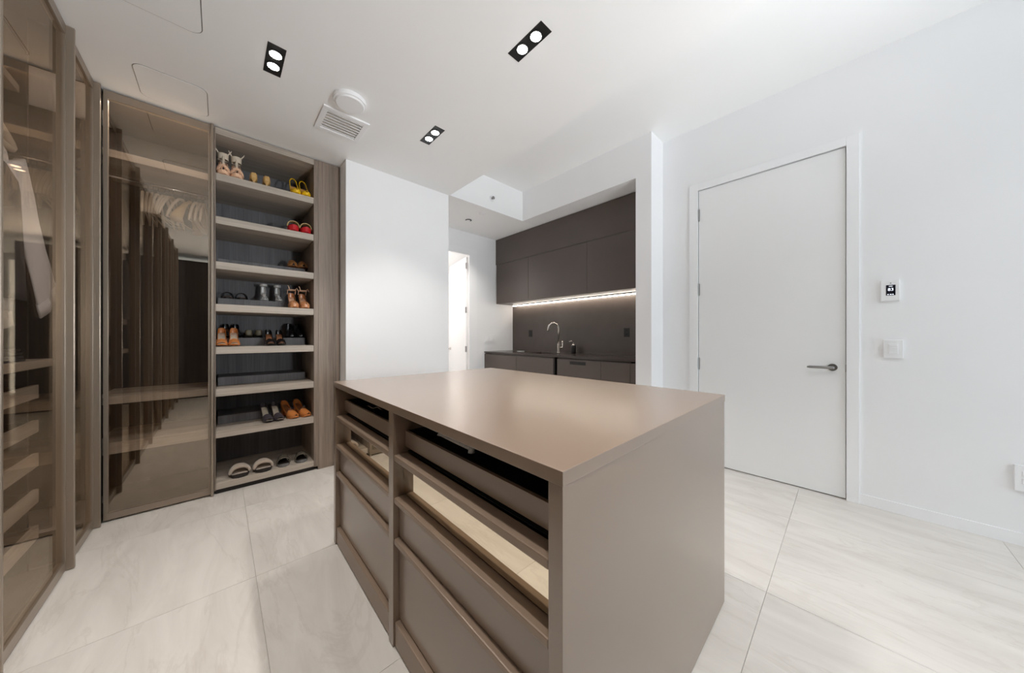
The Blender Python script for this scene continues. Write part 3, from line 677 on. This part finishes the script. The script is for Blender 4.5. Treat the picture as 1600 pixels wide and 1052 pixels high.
# ------------------------------------------------------------------ shoes
def interp(tab, t):
    for (a, va), (b, vb) in zip(tab[:-1], tab[1:]):
        if t <= b: return va + (vb-va)*(t-a)/(b-a) if b > a else vb
    return tab[-1][1]
HW = [(0, .30), (.03, .50), (.10, .66), (.22, .68), (.42, .66), (.58, .84), (.72, 1), (.84, .95), (.92, .78), (.97, .5), (1, .22)]
HWP = [(0, .30), (.03, .50), (.10, .66), (.22, .66), (.42, .62), (.58, .82), (.70, .95), (.80, .84), (.9, .55), (.97, .28), (1, .08)]
def smooth(o, lv=1):
    m = o.modifiers.new('sub', 'SUBSURF'); m.levels = lv; m.render_levels = lv
    for p in o.data.polygons: p.use_smooth = True
def make_shoe(name, label, group, loc, mats, L=.235, W=.040, hh=.09, plat=.006, pointed=False, kind='pump', rot=0, peep=False, heel='stiletto', tilt=0):
    """toe towards -Y; mats: upper, sole, insole, heel, strap"""
    t = thing(name, label, 'shoe', loc, group); t.rotation_euler = (tilt, 0, rot)
    hw = HWP if pointed else HW
    Wd = lambda u: W*interp(hw, u)
    def Zs(u):
        if u >= .70: return plat + .012*max(0, (u-.8)/.2)**2
        q = 1-u/.70; return plat + hh*(q*q*(3-2*q))
    Yp = lambda u: L*(.5-u)
    us = [0, .015, .04, .08, .13, .2, .28, .36, .44, .52, .60, .67, .74, .81, .87, .92, .96, .985, 1]
    def local(nm, bm, mat, par=t, sm=1, solid=0):
        o = to_obj(nm, bm, mat, None, (0, 0, 0)); o.parent = par; o.location = (0, 0, 0)
        if solid:
            s = o.modifiers.new('solid', 'SOLIDIFY'); s.thickness = solid; s.offset = 0
        if sm: smooth(o, sm)
        return o
    # sole
    sth = plat if plat > .012 else .005
    bm = bmesh.new(); rings = []
    for u in us:
        z = Zs(u); x = Wd(u); zb = z-sth if heel not in ('wedge', 'flat') else 0.0
        if heel == 'wedge' and u > .75: zb = max(0, z-plat)
        rings.append([(-x, Yp(u), z), (x, Yp(u), z), (x*.94, Yp(u), zb), (-x*.94, Yp(u), zb)])
    loft(bm, rings); so = local('sole', bm, mats['sole'], sm=0); bevel_mod(so, .0015)
    # insole
    bm = bmesh.new(); rings = []
    for u in us[1:-1]:
        z = Zs(u)+.0006; x = Wd(u)*.88
        rings.append([(-x, Yp(u), z), (x, Yp(u), z), (x, Yp(u), z+.0025), (-x, Yp(u), z+.0025)])
    loft(bm, rings); local('insole', bm, mats['insole'], sm=0)
    def arch(u0, u1, hgt, n=9, k=10, wide=1.0, close_toe=True):
        bm = bmesh.new(); rings = []
        for q in range(n+1):
            u = u0+(u1-u0)*q/n; x = Wd(u)*wide; z = Zs(u)
            h_ = hgt(u); rings.append([(-x*math.cos(math.pi*i/k), Yp(u), z+h_*math.sin(math.pi*i/k)**.75) for i in range(k+1)])
        loft(bm, rings, closed=False); return bm
    def walls(u1, hgt):
        """side walls round the heel up to u1"""
        bm = bmesh.new(); seq = [u for u in us if u <= u1+1e-6]
        path = [(-1, u) for u in reversed(seq)] + [(1, u) for u in seq]
        rings = []
        for s, u in path:
            x = Wd(u); z = Zs(u); h_ = hgt(u)
            rings.append([(s*x, Yp(u), z-.001), (s*(x+.001), Yp(u)+.002*(u < .05), z+h_*.5), (s*x*.92, Yp(u)-.004*(u < .05), z+h_)])
        loft(bm, rings, closed=False, cap=False); return bm
    v0 = .60
    if kind in ('pump', 'bootie', 'slingback', 'woven', 'mule', 'oxford'):
        top = {'pump': .046, 'bootie': .062, 'slingback': .046, 'woven': .085, 'mule': .078, 'oxford': .052}[kind]
        u1 = .955 if peep else 1.0
        hv = lambda u: max(.008, top*(1 - .75*max(0, (u-v0)/(1-v0))**1.4)) if not pointed else max(.006, top*(1-.9*max(0, (u-v0)/(1-v0))))
        vs0 = v0 if kind != 'bootie' else .38
        if kind == 'mule': vs0 = .45
        bm = arch(vs0, u1, hv, n=12)
        if kind == 'woven':
            o = local('upper', bm, mats['upper'], sm=0); wf = o.modifiers.new('weave', 'WIREFRAME'); wf.thickness = .0065; wf.use_even_offset = False
        else:
            local('upper', bm, mats['upper'], sm=1, solid=.003)
        if kind in ('pump', 'oxford'):
            local('quarter', walls(.60, lambda u: .046-.028*min(1, u/.36) + .028*max(0, (u-.44)/.16)**2), mats['upper'], sm=1, solid=.003)
        if kind == 'bootie':
            local('quarter', walls(.44, lambda u: .085), mats['upper'], sm=1, solid=.003)
        if kind == 'woven':
            o = local('quarter', walls(.60, lambda u: .060-.02*min(1, u/.36)), mats['upper'], sm=0); wf = o.modifiers.new('weave', 'WIREFRAME'); wf.thickness = .0065; wf.use_even_offset = False
            bm = bmesh.new(); n = 20; zc = Zs(.12)+.078
            rings = [[(r*math.cos(2*math.pi*q/n), Yp(.30)+r*1.05*math.sin(2*math.pi*q/n), z) for q in range(n)] for r, z in ((.034, zc-.022), (.030, zc), (.034, zc+.03))]
            loft(bm, rings, cap=False); local('ankle_cuff', bm, mats['strap'], sm=1, solid=.004)
            for s in (-1, 1):
                bm = bmesh.new(); tube(bm, [(s*.030, Yp(.36), zc+.028), (s*.042, Yp(.36)-.006, zc+.045), (s*.050, Yp(.36)-.008, zc+.062)], [.005, .004, .002], 8)
                local('tie', bm, mats['strap'], sm=0)
            bm = bmesh.new(); tube(bm, [(0, Yp(.60), Zs(.6)+.05), (0, Yp(.48), zc-.03), (0, Yp(.42), zc)], .008, 8); local('tongue', bm, mats['strap'], sm=0)
        if kind == 'slingback':
            zt = Zs(0)+.055
            bm = bmesh.new(); pts = [(-W*.9, Yp(.58), Zs(.58)+.02)]
            for q in range(9):
                a = math.pi*q/8; pts.append((-W*.72*math.cos(a), Yp(.16)+.030*math.sin(a), zt-.035+.055*math.sin(a)))
            pts.append((W*.9, Yp(.58), Zs(.58)+.02)); tube(bm, pts, .0042, 8); local('sling_strap', bm, mats['strap'], sm=0)
        if kind == 'oxford':
            for q in range(3):
                u = .56+.05*q; bm = bmesh.new(); z = Zs(u)+hv(max(u, .6))+.002
                tube(bm, [(-.018, Yp(u), z-.006), (0, Yp(u), z), (.018, Yp(u), z-.006)], .0022, 6); local('lace', bm, mats['strap'], sm=0)
    if kind in ('slide', 'sandal', 'ties'):
        if kind == 'slide':
            local('strap_band', arch(.50, .84, lambda u: .058-.03*abs(u-.62), n=7, wide=1.06), mats['upper'], sm=1, solid=mats.get('thick', .006))
        else:
            local('toe_strap', arch(.72, .86, lambda u: .030, n=4, wide=1.03), mats['upper'], sm=1, solid=.003)
            local('instep_strap', arch(.50, .58, lambda u: .042, n=3, wide=1.03), mats['upper'], sm=1, solid=.003)
        if kind == 'sandal':
            local('heel_strap', walls(.2, lambda u: .06), mats['upper'], sm=1, solid=.003)
            bm = bmesh.new(); n = 16; zc = Zs(.12)+.075
            loft(bm, [[(.027*math.cos(2*math.pi*q/n), Yp(.2)+.03*math.sin(2*math.pi*q/n), z) for q in range(n)] for z in (zc-.012, zc+.012)], cap=False)
            local('ankle_strap', bm, mats['strap'], sm=1, solid=.004)
            bm = bmesh.new()
            for q in range(3):
                r = bmesh.ops.create_icosphere(bm, subdivisions=1, radius=.011, matrix=Matrix.Translation((0, Yp(.55+.12*q), Zs(.55+.12*q)+.042-.006*q)))
            local('ornament', bm, mats['strap'], sm=0)
        if kind == 'ties':
            local('heel_cup', walls(.26, lambda u: .06), mats['upper'], sm=1, solid=.003)
            zc = Zs(.1)+.075
            bm = bmesh.new(); n = 20
            tube(bm, [(.032*math.cos(2*math.pi*q/n), Yp(.22)+.034*math.sin(2*math.pi*q/n), zc+.004*math.sin(q)) for q in range(n+1)], .0045, 8); local('ankle_strap', bm, mats['strap'], sm=0)
            for s in (-1, 1):
                bm = bmesh.new(); tube(bm, [(s*.012, Yp(.22)-.034, zc), (s*.026, Yp(.22)-.042, zc+.018), (s*.036, Yp(.22)-.046, zc-.012+.03*(s > 0))], .003, 6); local('tie', bm, mats['strap'], sm=0)
    # heel
    if heel in ('stiletto', 'block') and hh > .02:
        bm = bmesh.new(); n = 12; r1 = .006 if heel == 'stiletto' else .018; top = Zs(.07)-sth
        rings = []
        for q, r in ((0, r1), (.5, r1*1.25+.002), (.8, .017), (1.0, .024)):
            rings.append([(r*math.cos(2*math.pi*k/n), Yp(.09)+.010*(1-q)*.6+r*math.sin(2*math.pi*k/n), top*q + (.004*(math.sin(2*math.pi*k/n)) if q == 1 else 0)) for k in range(n)])
        loft(bm, rings); local('heel', bm, mats['heel'], sm=0)
    return t
def leather(name, c, rough=.35, noise=.08, ns=25, **k): return plain(name, srgb(*c), rough, noise=noise, nscale=ns, **k)
S = {
 'blush': leather('blush_leather', (232, 190, 158)), 'blushd': leather('brown_edge', (92, 52, 38)),
 'goldbeige': leather('gold_beige_leather', (196, 158, 100), .3), 'yellow': leather('yellow_leather', (238, 190, 20), .35), 'peach': leather('peach_lining', (226, 170, 100)),
 'red': leather('red_suede', (190, 20, 30), .6), 'cream': leather('cream_strap', (236, 204, 142)), 'leopard': leather('leopard_print', (186, 128, 74), .4, .65, 110),
 'brown': leather('brown_leather', (128, 78, 44)), 'blackl': leather('black_leather', (22, 20, 22), .25), 'silver': leather('silver_sequins', (232, 228, 222), .35, .35, 160, metal=.1),
 'nude': leather('nude_patent', (210, 146, 100), .2), 'orange': leather('orange_leather', (196, 122, 64), .25, .3, 40), 'tan': leather('tan_leather', (208, 132, 74), .25),
 'white': leather('pale_insole', (222, 208, 188), .5), 'olive': leather('olive_leather', (112, 104, 84), .45), 'insole': leather('brown_insole', (168, 112, 78), .5),
 'snake': leather('grey_snake_leather', (66, 60, 66), .35, .4, 120), 'fluff': plain('greige_fleece', srgb(186, 170, 154), .95, noise=.15, nscale=90, bump=1.0, bscale=350, sheen=.5),
 'grey': leather('grey_sole', (120, 120, 120), .6), 'crystal': leather('crystal_band', (120, 112, 100), .25, .6, 260, metal=.5), 'dark': leather('dark_sole', (40, 34, 32), .6)}
def m(u, s, i, h=None, st=None, **k):
    d = dict(upper=S[u], sole=S[s], insole=S[i], heel=S[h or s], strap=S[st or u]); d.update(k); return d
F, B = 3.435, 3.70                                # front row and raised back row
def pair(name, x0, x1, y, shelf, step, desc, where, mats, **k):
    z = SZ[shelf] + (.069 if step else .0005)
    for x, s in ((x0, 'left'), (x1, 'right')):
        make_shoe(name, f'{desc}, {s} of its pair {where}', f'{desc} pair', (x, y, z), mats, **k)
pair('woven_heel', .022, .103, F, 0, False, 'blush lattice-woven heel with ankle cuff', 'on the top shelf', m('blush', 'blush', 'blushd', st='white'), kind='woven', hh=.10, plat=.026, heel='block', W=.041)
pair('pointed_pump', .205, .290, F-.005, 0, False, 'gold-beige pump', 'on the top shelf', m('goldbeige', 'goldbeige', 'white'), kind='pump', hh=.028, W=.036, rot=math.pi)
pair('slingback_heel', .500, .575, F, 0, False, 'yellow slingback heel', 'on the top shelf', m('yellow', 'yellow', 'peach', st='yellow'), kind='slingback', hh=.115, plat=.022, heel='block', W=.038)
pair('platform_slide', .480, .574, F, 1, False, 'red platform slide with cream strap', 'on the second shelf', m('cream', 'red', 'blackl'), kind='slide', hh=.02, plat=.045, heel='wedge', W=.043)
pair('leopard_flat', .510, .592, B-.02, 2, True, 'brown leopard-print flat', 'on the third shelf', m('leopard', 'brown', 'brown'), kind='mule', hh=.012, plat=.012, W=.042)
pair('black_sandal', .050, .140, B, 3, True, 'flat black strappy sandal', 'at the left of the fourth shelf', m('blackl', 'dark', 'brown'), kind='slide', hh=.012, plat=.006, W=.040, heel='flat')
pair('sequin_sandal', .300, .405, B-.03, 3, True, 'silver sequinned high sandal', 'on the fourth shelf', m('silver', 'silver', 'silver', st='silver'), kind='sandal', hh=.085, W=.027, L=.20)
pair('tie_heel', .486, .569, F, 3, False, 'nude patent heel with ankle ties', 'on the fourth shelf', m('nude', 'nude', 'blush', st='blush'), kind='pump', hh=.085, plat=.024, heel='block', W=.037)
pair('tan_peep_toe', .013, .087, F, 4, False, 'tan peep-toe pump with pale insole', 'on the fifth shelf', m('tan', 'tan', 'white'), kind='pump', hh=.095, peep=True, plat=.012, W=.037)
pair('black_pump', .040, .108, B+.03, 4, True, 'black pump standing behind the tan pair', 'on the fifth shelf', m('blackl', 'blackl', 'brown'), kind='pump', hh=.075, W=.034)
pair('olive_pump', .188, .258, B, 4, True, 'small olive pointed pump', 'on the fifth shelf', m('olive', 'olive', 'white'), kind='pump', pointed=False, hh=.02, W=.036, L=.22, rot=math.pi)
pair('black_peep_toe', .318, .393, F, 4, False, 'black peep-toe pump with brown insole', 'on the fifth shelf', m('blackl', 'blackl', 'insole'), kind='pump', hh=.085, peep=True, plat=.012, W=.036)
pair('black_bootie', .502, .572, B, 4, True, 'black open heeled bootie', 'on the fifth shelf', m('blackl', 'blackl', 'blackl'), kind='bootie', hh=.05, heel='block', W=.034)
pair('snake_peep_toe', .296, .370, F, 6, False, 'dark snakeskin peep-toe pump with pale lining', 'on the seventh shelf', m('snake', 'snake', 'white'), kind='pump', hh=.085, peep=True, plat=.012, W=.037, rot=.12)
pair('orange_heel', .462, .556, F+.01, 6, False, 'glossy orange heel', 'on the seventh shelf', m('orange', 'orange', 'brown', st='brown'), kind='oxford', hh=.08, plat=.014, heel='block', W=.041, rot=.30)
pair('fleece_slipper', .118, .268, F+.005, 7, False, 'greige fleece slide slipper', 'on the lowest shelf', m('fluff', 'dark', 'fluff', thick=.02), kind='slide', hh=.006, plat=.022, heel='flat', W=.060, rot=.05)
pair('crystal_slide', .415, .548, F+.02, 7, False, 'grey slide with crystal studded band', 'on the lowest shelf', m('crystal', 'grey', 'dark', thick=.007), kind='slide', hh=.008, plat=.016, heel='flat', W=.047, rot=-.05)

# ties for the nude heels
for o in [q for q in bpy.data.objects if q.name.startswith('tie_heel')]:
    bm = bmesh.new(); n = 20
    tube(bm, [(.031*math.cos(2*math.pi*q/n), .055+.034*math.sin(2*math.pi*q/n), .175) for q in range(n+1)], .004, 8)
    tube(bm, [(.02, .03, .175), (.034, .02, .19), (.045, .018, .165)], .003, 6); tube(bm, [(-.02, .03, .175), (-.03, .02, .205), (-.036, .02, .21)], .003, 6)
    tube(bm, [(-.03, .06, .175), (-.030, .085, .14)], .003, 6); tube(bm, [(.03, .06, .175), (.030, .085, .14)], .003, 6)
    q = to_obj('ankle_strap', bm, S['blush']); q.parent = o; q.location = (0, 0, 0)

# ------------------------------------------------------------------ hangers and clothes
def hanger_mesh(kind):
    bm = bmesh.new()
    if kind == 'tube':
        pts = [(-.20, 0, -.23), (-.18, 0, -.185), (-.12, 0, -.105), (-.05, 0, -.045), (0, 0, -.03), (.05, 0, -.045), (.12, 0, -.105), (.18, 0, -.185), (.20, 0, -.23)]
        tube(bm, pts, [.007, .009, .009, .009, .010, .009, .009, .009, .007], 8)
        tube(bm, [(-.197, 0, -.225), (-.1, 0, -.222), (.1, 0, -.222), (.197, 0, -.225)], .0045, 8)
    elif kind == 'wide':
        pts = [(-.21, .012, -.24), (-.18, .008, -.19), (-.09, 0, -.09), (0, -.004, -.03), (.09, 0, -.09), (.18, .008, -.19), (.21, .012, -.24)]
        tube(bm, pts, [.034, .030, .014, .010, .014, .030, .034], 12)
    return bm
def hook(bm):
    pts = [(0, 0, -.03), (0, 0, .0)]
    for k in range(9):
        a = math.radians(-60 + 240*k/8); pts.append((.017*math.cos(a), 0, .030+.017*math.sin(a)))
    tube(bm, pts, .0018, 6)
hcache = {}
def hanger(x, y, z, rot, kind, mat, label, group):
    """z = centre height of the rail it hangs on"""
    t = thing('clothes_hanger', label, 'hanger', (x, y, z), group)
    if kind not in hcache:
        bm = hanger_mesh(kind); a = to_obj('shoulder_bar', bm, mat, None, (0, 0, 0), True)
        bm = bmesh.new(); hook(bm); b = to_obj('hook', bm, M['steel'], None, (0, 0, 0), True)
        hcache[kind] = (a.data, b.data)
    else:
        a = bpy.data.objects.new('shoulder_bar', hcache[kind][0]); C.objects.link(a)
        b = bpy.data.objects.new('hook', hcache[kind][1]); C.objects.link(b)
    for o in (a, b): o.parent = t; o.location = (0, 0, -.036)
    t.rotation_euler = (0, 0, rot); return t
spots = [(-.42, 96), (-.395, 93), (-.37, 90), (-.345, 86), (-.31, 80), (-.29, 77), (-.27, 74), (-.215, 70), (-.135, 80), (-.112, 82), (-.09, 84)]
ordn = ['first', 'second', 'third', 'fourth', 'fifth', 'sixth', 'seventh', 'eighth', 'ninth', 'tenth', 'eleventh', 'twelfth', 'thirteenth']
for i, (x, a) in enumerate(spots):
    hanger(x, 3.6, 2.37, math.radians(a), 'tube', M['hanger'], f'empty ivory hanger behind corner glass, {ordn[i]} from the left', 'ivory hangers in the corner wardrobe')
hanger(-.175, 3.6, 2.37, math.radians(76), 'wide', M['hangerwood'], 'broad pale wooden hanger with flared ends behind the corner glass', None)

def garment(name, label, cat, x, yc, ztop, zbot, hw_top, hw_bot, thick, mat, sleeves=None, cuff=None, seed=0, collar=True, group=None):
    """flat hanging garment facing the glass; hw = half width along Y"""
    rnd = random.Random(seed); t = thing(name, label, cat, (x, yc, zbot), group)
    bm = bmesh.new(); rings = []; n = 40; m_ = 16
    ph = [rnd.uniform(0, 6) for _ in range(4)]
    for k in range(m_+1):
        u = k/m_; z = ztop + (zbot-ztop)*u
        sh_ = min(1, .35+u*9) if u < .08 else 1
        hwk = (hw_top + (hw_bot-hw_top)*u)*sh_
        ring = []
        for q in range(n):
            a = 2*math.pi*q/n
            rip = 1 + .35*u*math.sin(7*a+ph[0]+1.2*u) + .2*u*math.sin(13*a+ph[1])
            ring.append((thick*math.sin(a)*rip, hwk*math.cos(a), z-zbot))
        rings.append(ring)
    loft(bm, rings); to_obj('body', bm, mat, t, (x, yc, zbot), True)
    for path, r0, r1 in (sleeves or []):
        bm = bmesh.new(); rings = []; mm = 14
        for k in range(mm+1):
            u = k/mm
            i = min(int(u*(len(path)-1)), len(path)-2); v = u*(len(path)-1)-i
            p = Vector(path[i]).lerp(Vector(path[i+1]), v)
            d = (Vector(path[i+1])-Vector(path[i])).normalized(); side = Vector((0, d.z, -d.y))
            r = r0+(r1-r0)*u
            rings.append([p + side*r*math.cos(a) + Vector((1, 0, 0))*.013*math.sin(a)*(1+.35*math.sin(5*a+9*u)) for a in [2*math.pi*q/24 for q in range(24)]])
        rings = [[v_-Vector((x, yc, zbot)) for v_ in r] for r in rings]
        loft(bm, rings); s = to_obj('sleeve', bm, mat, t, (x, yc, zbot), True)
        if cuff:
            cr = [[Vector(v_) for v_ in r] for r in rings[-3:]]
            bm = bmesh.new(); c0 = sum(cr[-1], Vector())/24
            dv = (sum(cr[-1], Vector())-sum(cr[-2], Vector()))/24
            loft(bm, [[c0+dv*k_+(v_-c0)*1.06 for v_ in cr[-1]] for k_ in (-.8, .6)]); to_obj('cuff', bm, mat, s, (x, yc, zbot), True)
    if collar:
        bm = bmesh.new(); n = 24
        tube(bm, [(.022*math.sin(2*math.pi*q/n), .065*math.cos(2*math.pi*q/n), ztop-zbot+.012+.012*math.cos(4*math.pi*q/n)) for q in range(n+1)], .013, 8)
        to_obj('collar', bm, mat, t, (x, yc, zbot), True)
    return t
gx = -.650
garment('shirt', 'white long-sleeved shirt hanging inside the left glass wardrobe', 'shirt', gx, 2.20, 2.03, 1.33, .21, .24, .016, M['shirt'],
        sleeves=[([(gx+.012, 2.43, 1.975), (gx+.014, 2.52, 1.80), (gx+.012, 2.64, 1.60), (gx+.012, 2.775, 1.405)], .085, .12)], cuff=True, seed=2)
garment('dark_top', 'black speckled top hanging in front of the white shirt', 'top', gx+.034, 2.22, 1.90, 1.375, .16, .235, .006, M['darkcloth'], seed=5, collar=False)
garment('blouse', 'cream blouse with its hem showing below the black top', 'blouse', gx-.055, 2.20, 1.95, 1.235, .20, .33, .014, M['shirt2'],
        sleeves=[([(gx-.055, 2.40, 1.90), (gx-.055, 2.50, 1.6), (gx-.053, 2.57, 1.29)], .06, .05)], cuff=True, seed=9)
t = thing('clothes_hanger', 'thick ivory hanger carrying the white shirt at the left edge', 'hanger', (gx, 2.20, 2.08))
bm = bmesh.new(); tube(bm, [(0, -.25, -.05), (0, -.2, -.02), (0, -.08, .02), (0, 0, .035), (0, .08, .02), (0, .2, -.02), (0, .235, -.035), (0, .25, -.05), (0, .235, -.062), (0, .1, -.065), (0, -.1, -.065), (0, -.25, -.06)], [.012]*12, 10)
to_obj('shoulder_bar', bm, M['hanger'], t, (gx, 2.20, 2.08), True)
bm = bmesh.new(); tube(bm, [(0, 0, .03), (0, 0, .17), (-.03, 0, .20), (-.10, 0, .225), (-.19, 0, .236), (-.235, 0, .225)], .003, 8); to_obj('hook', bm, M['steel'], t, (gx, 2.20, 2.08), True)
# folded dark clothes on the shelf below
for i, (z, mt, lab, nm) in enumerate(((1.1085, M['darkcloth'], 'folded black sweater lying on the left wardrobe shelf', 'folded_sweater'), (1.139, M['kblack'], 'folded black garment on top of the shelved sweater', 'folded_garment'))):
    t = thing(nm, lab, 'clothes', (-.76, 2.32, z))
    for q in range(2):
        bm = bmesh.new(); bm_box(bm, -.12, .12, -.22+.01*i, .22-.03*i-.02*q, 0, .013, .005)
        bmesh.ops.subdivide_edges(bm, edges=bm.edges[:], cuts=2)
        for v in bm.verts: v.co.z += .003*math.sin(v.co.y*22+i+q)*math.sin(v.co.x*18) if v.co.z > .006 else 0
        to_obj('fold', bm, mt, t, (-.76, 2.32, z+q*.0145), True)

bpy.context.view_layer.update()
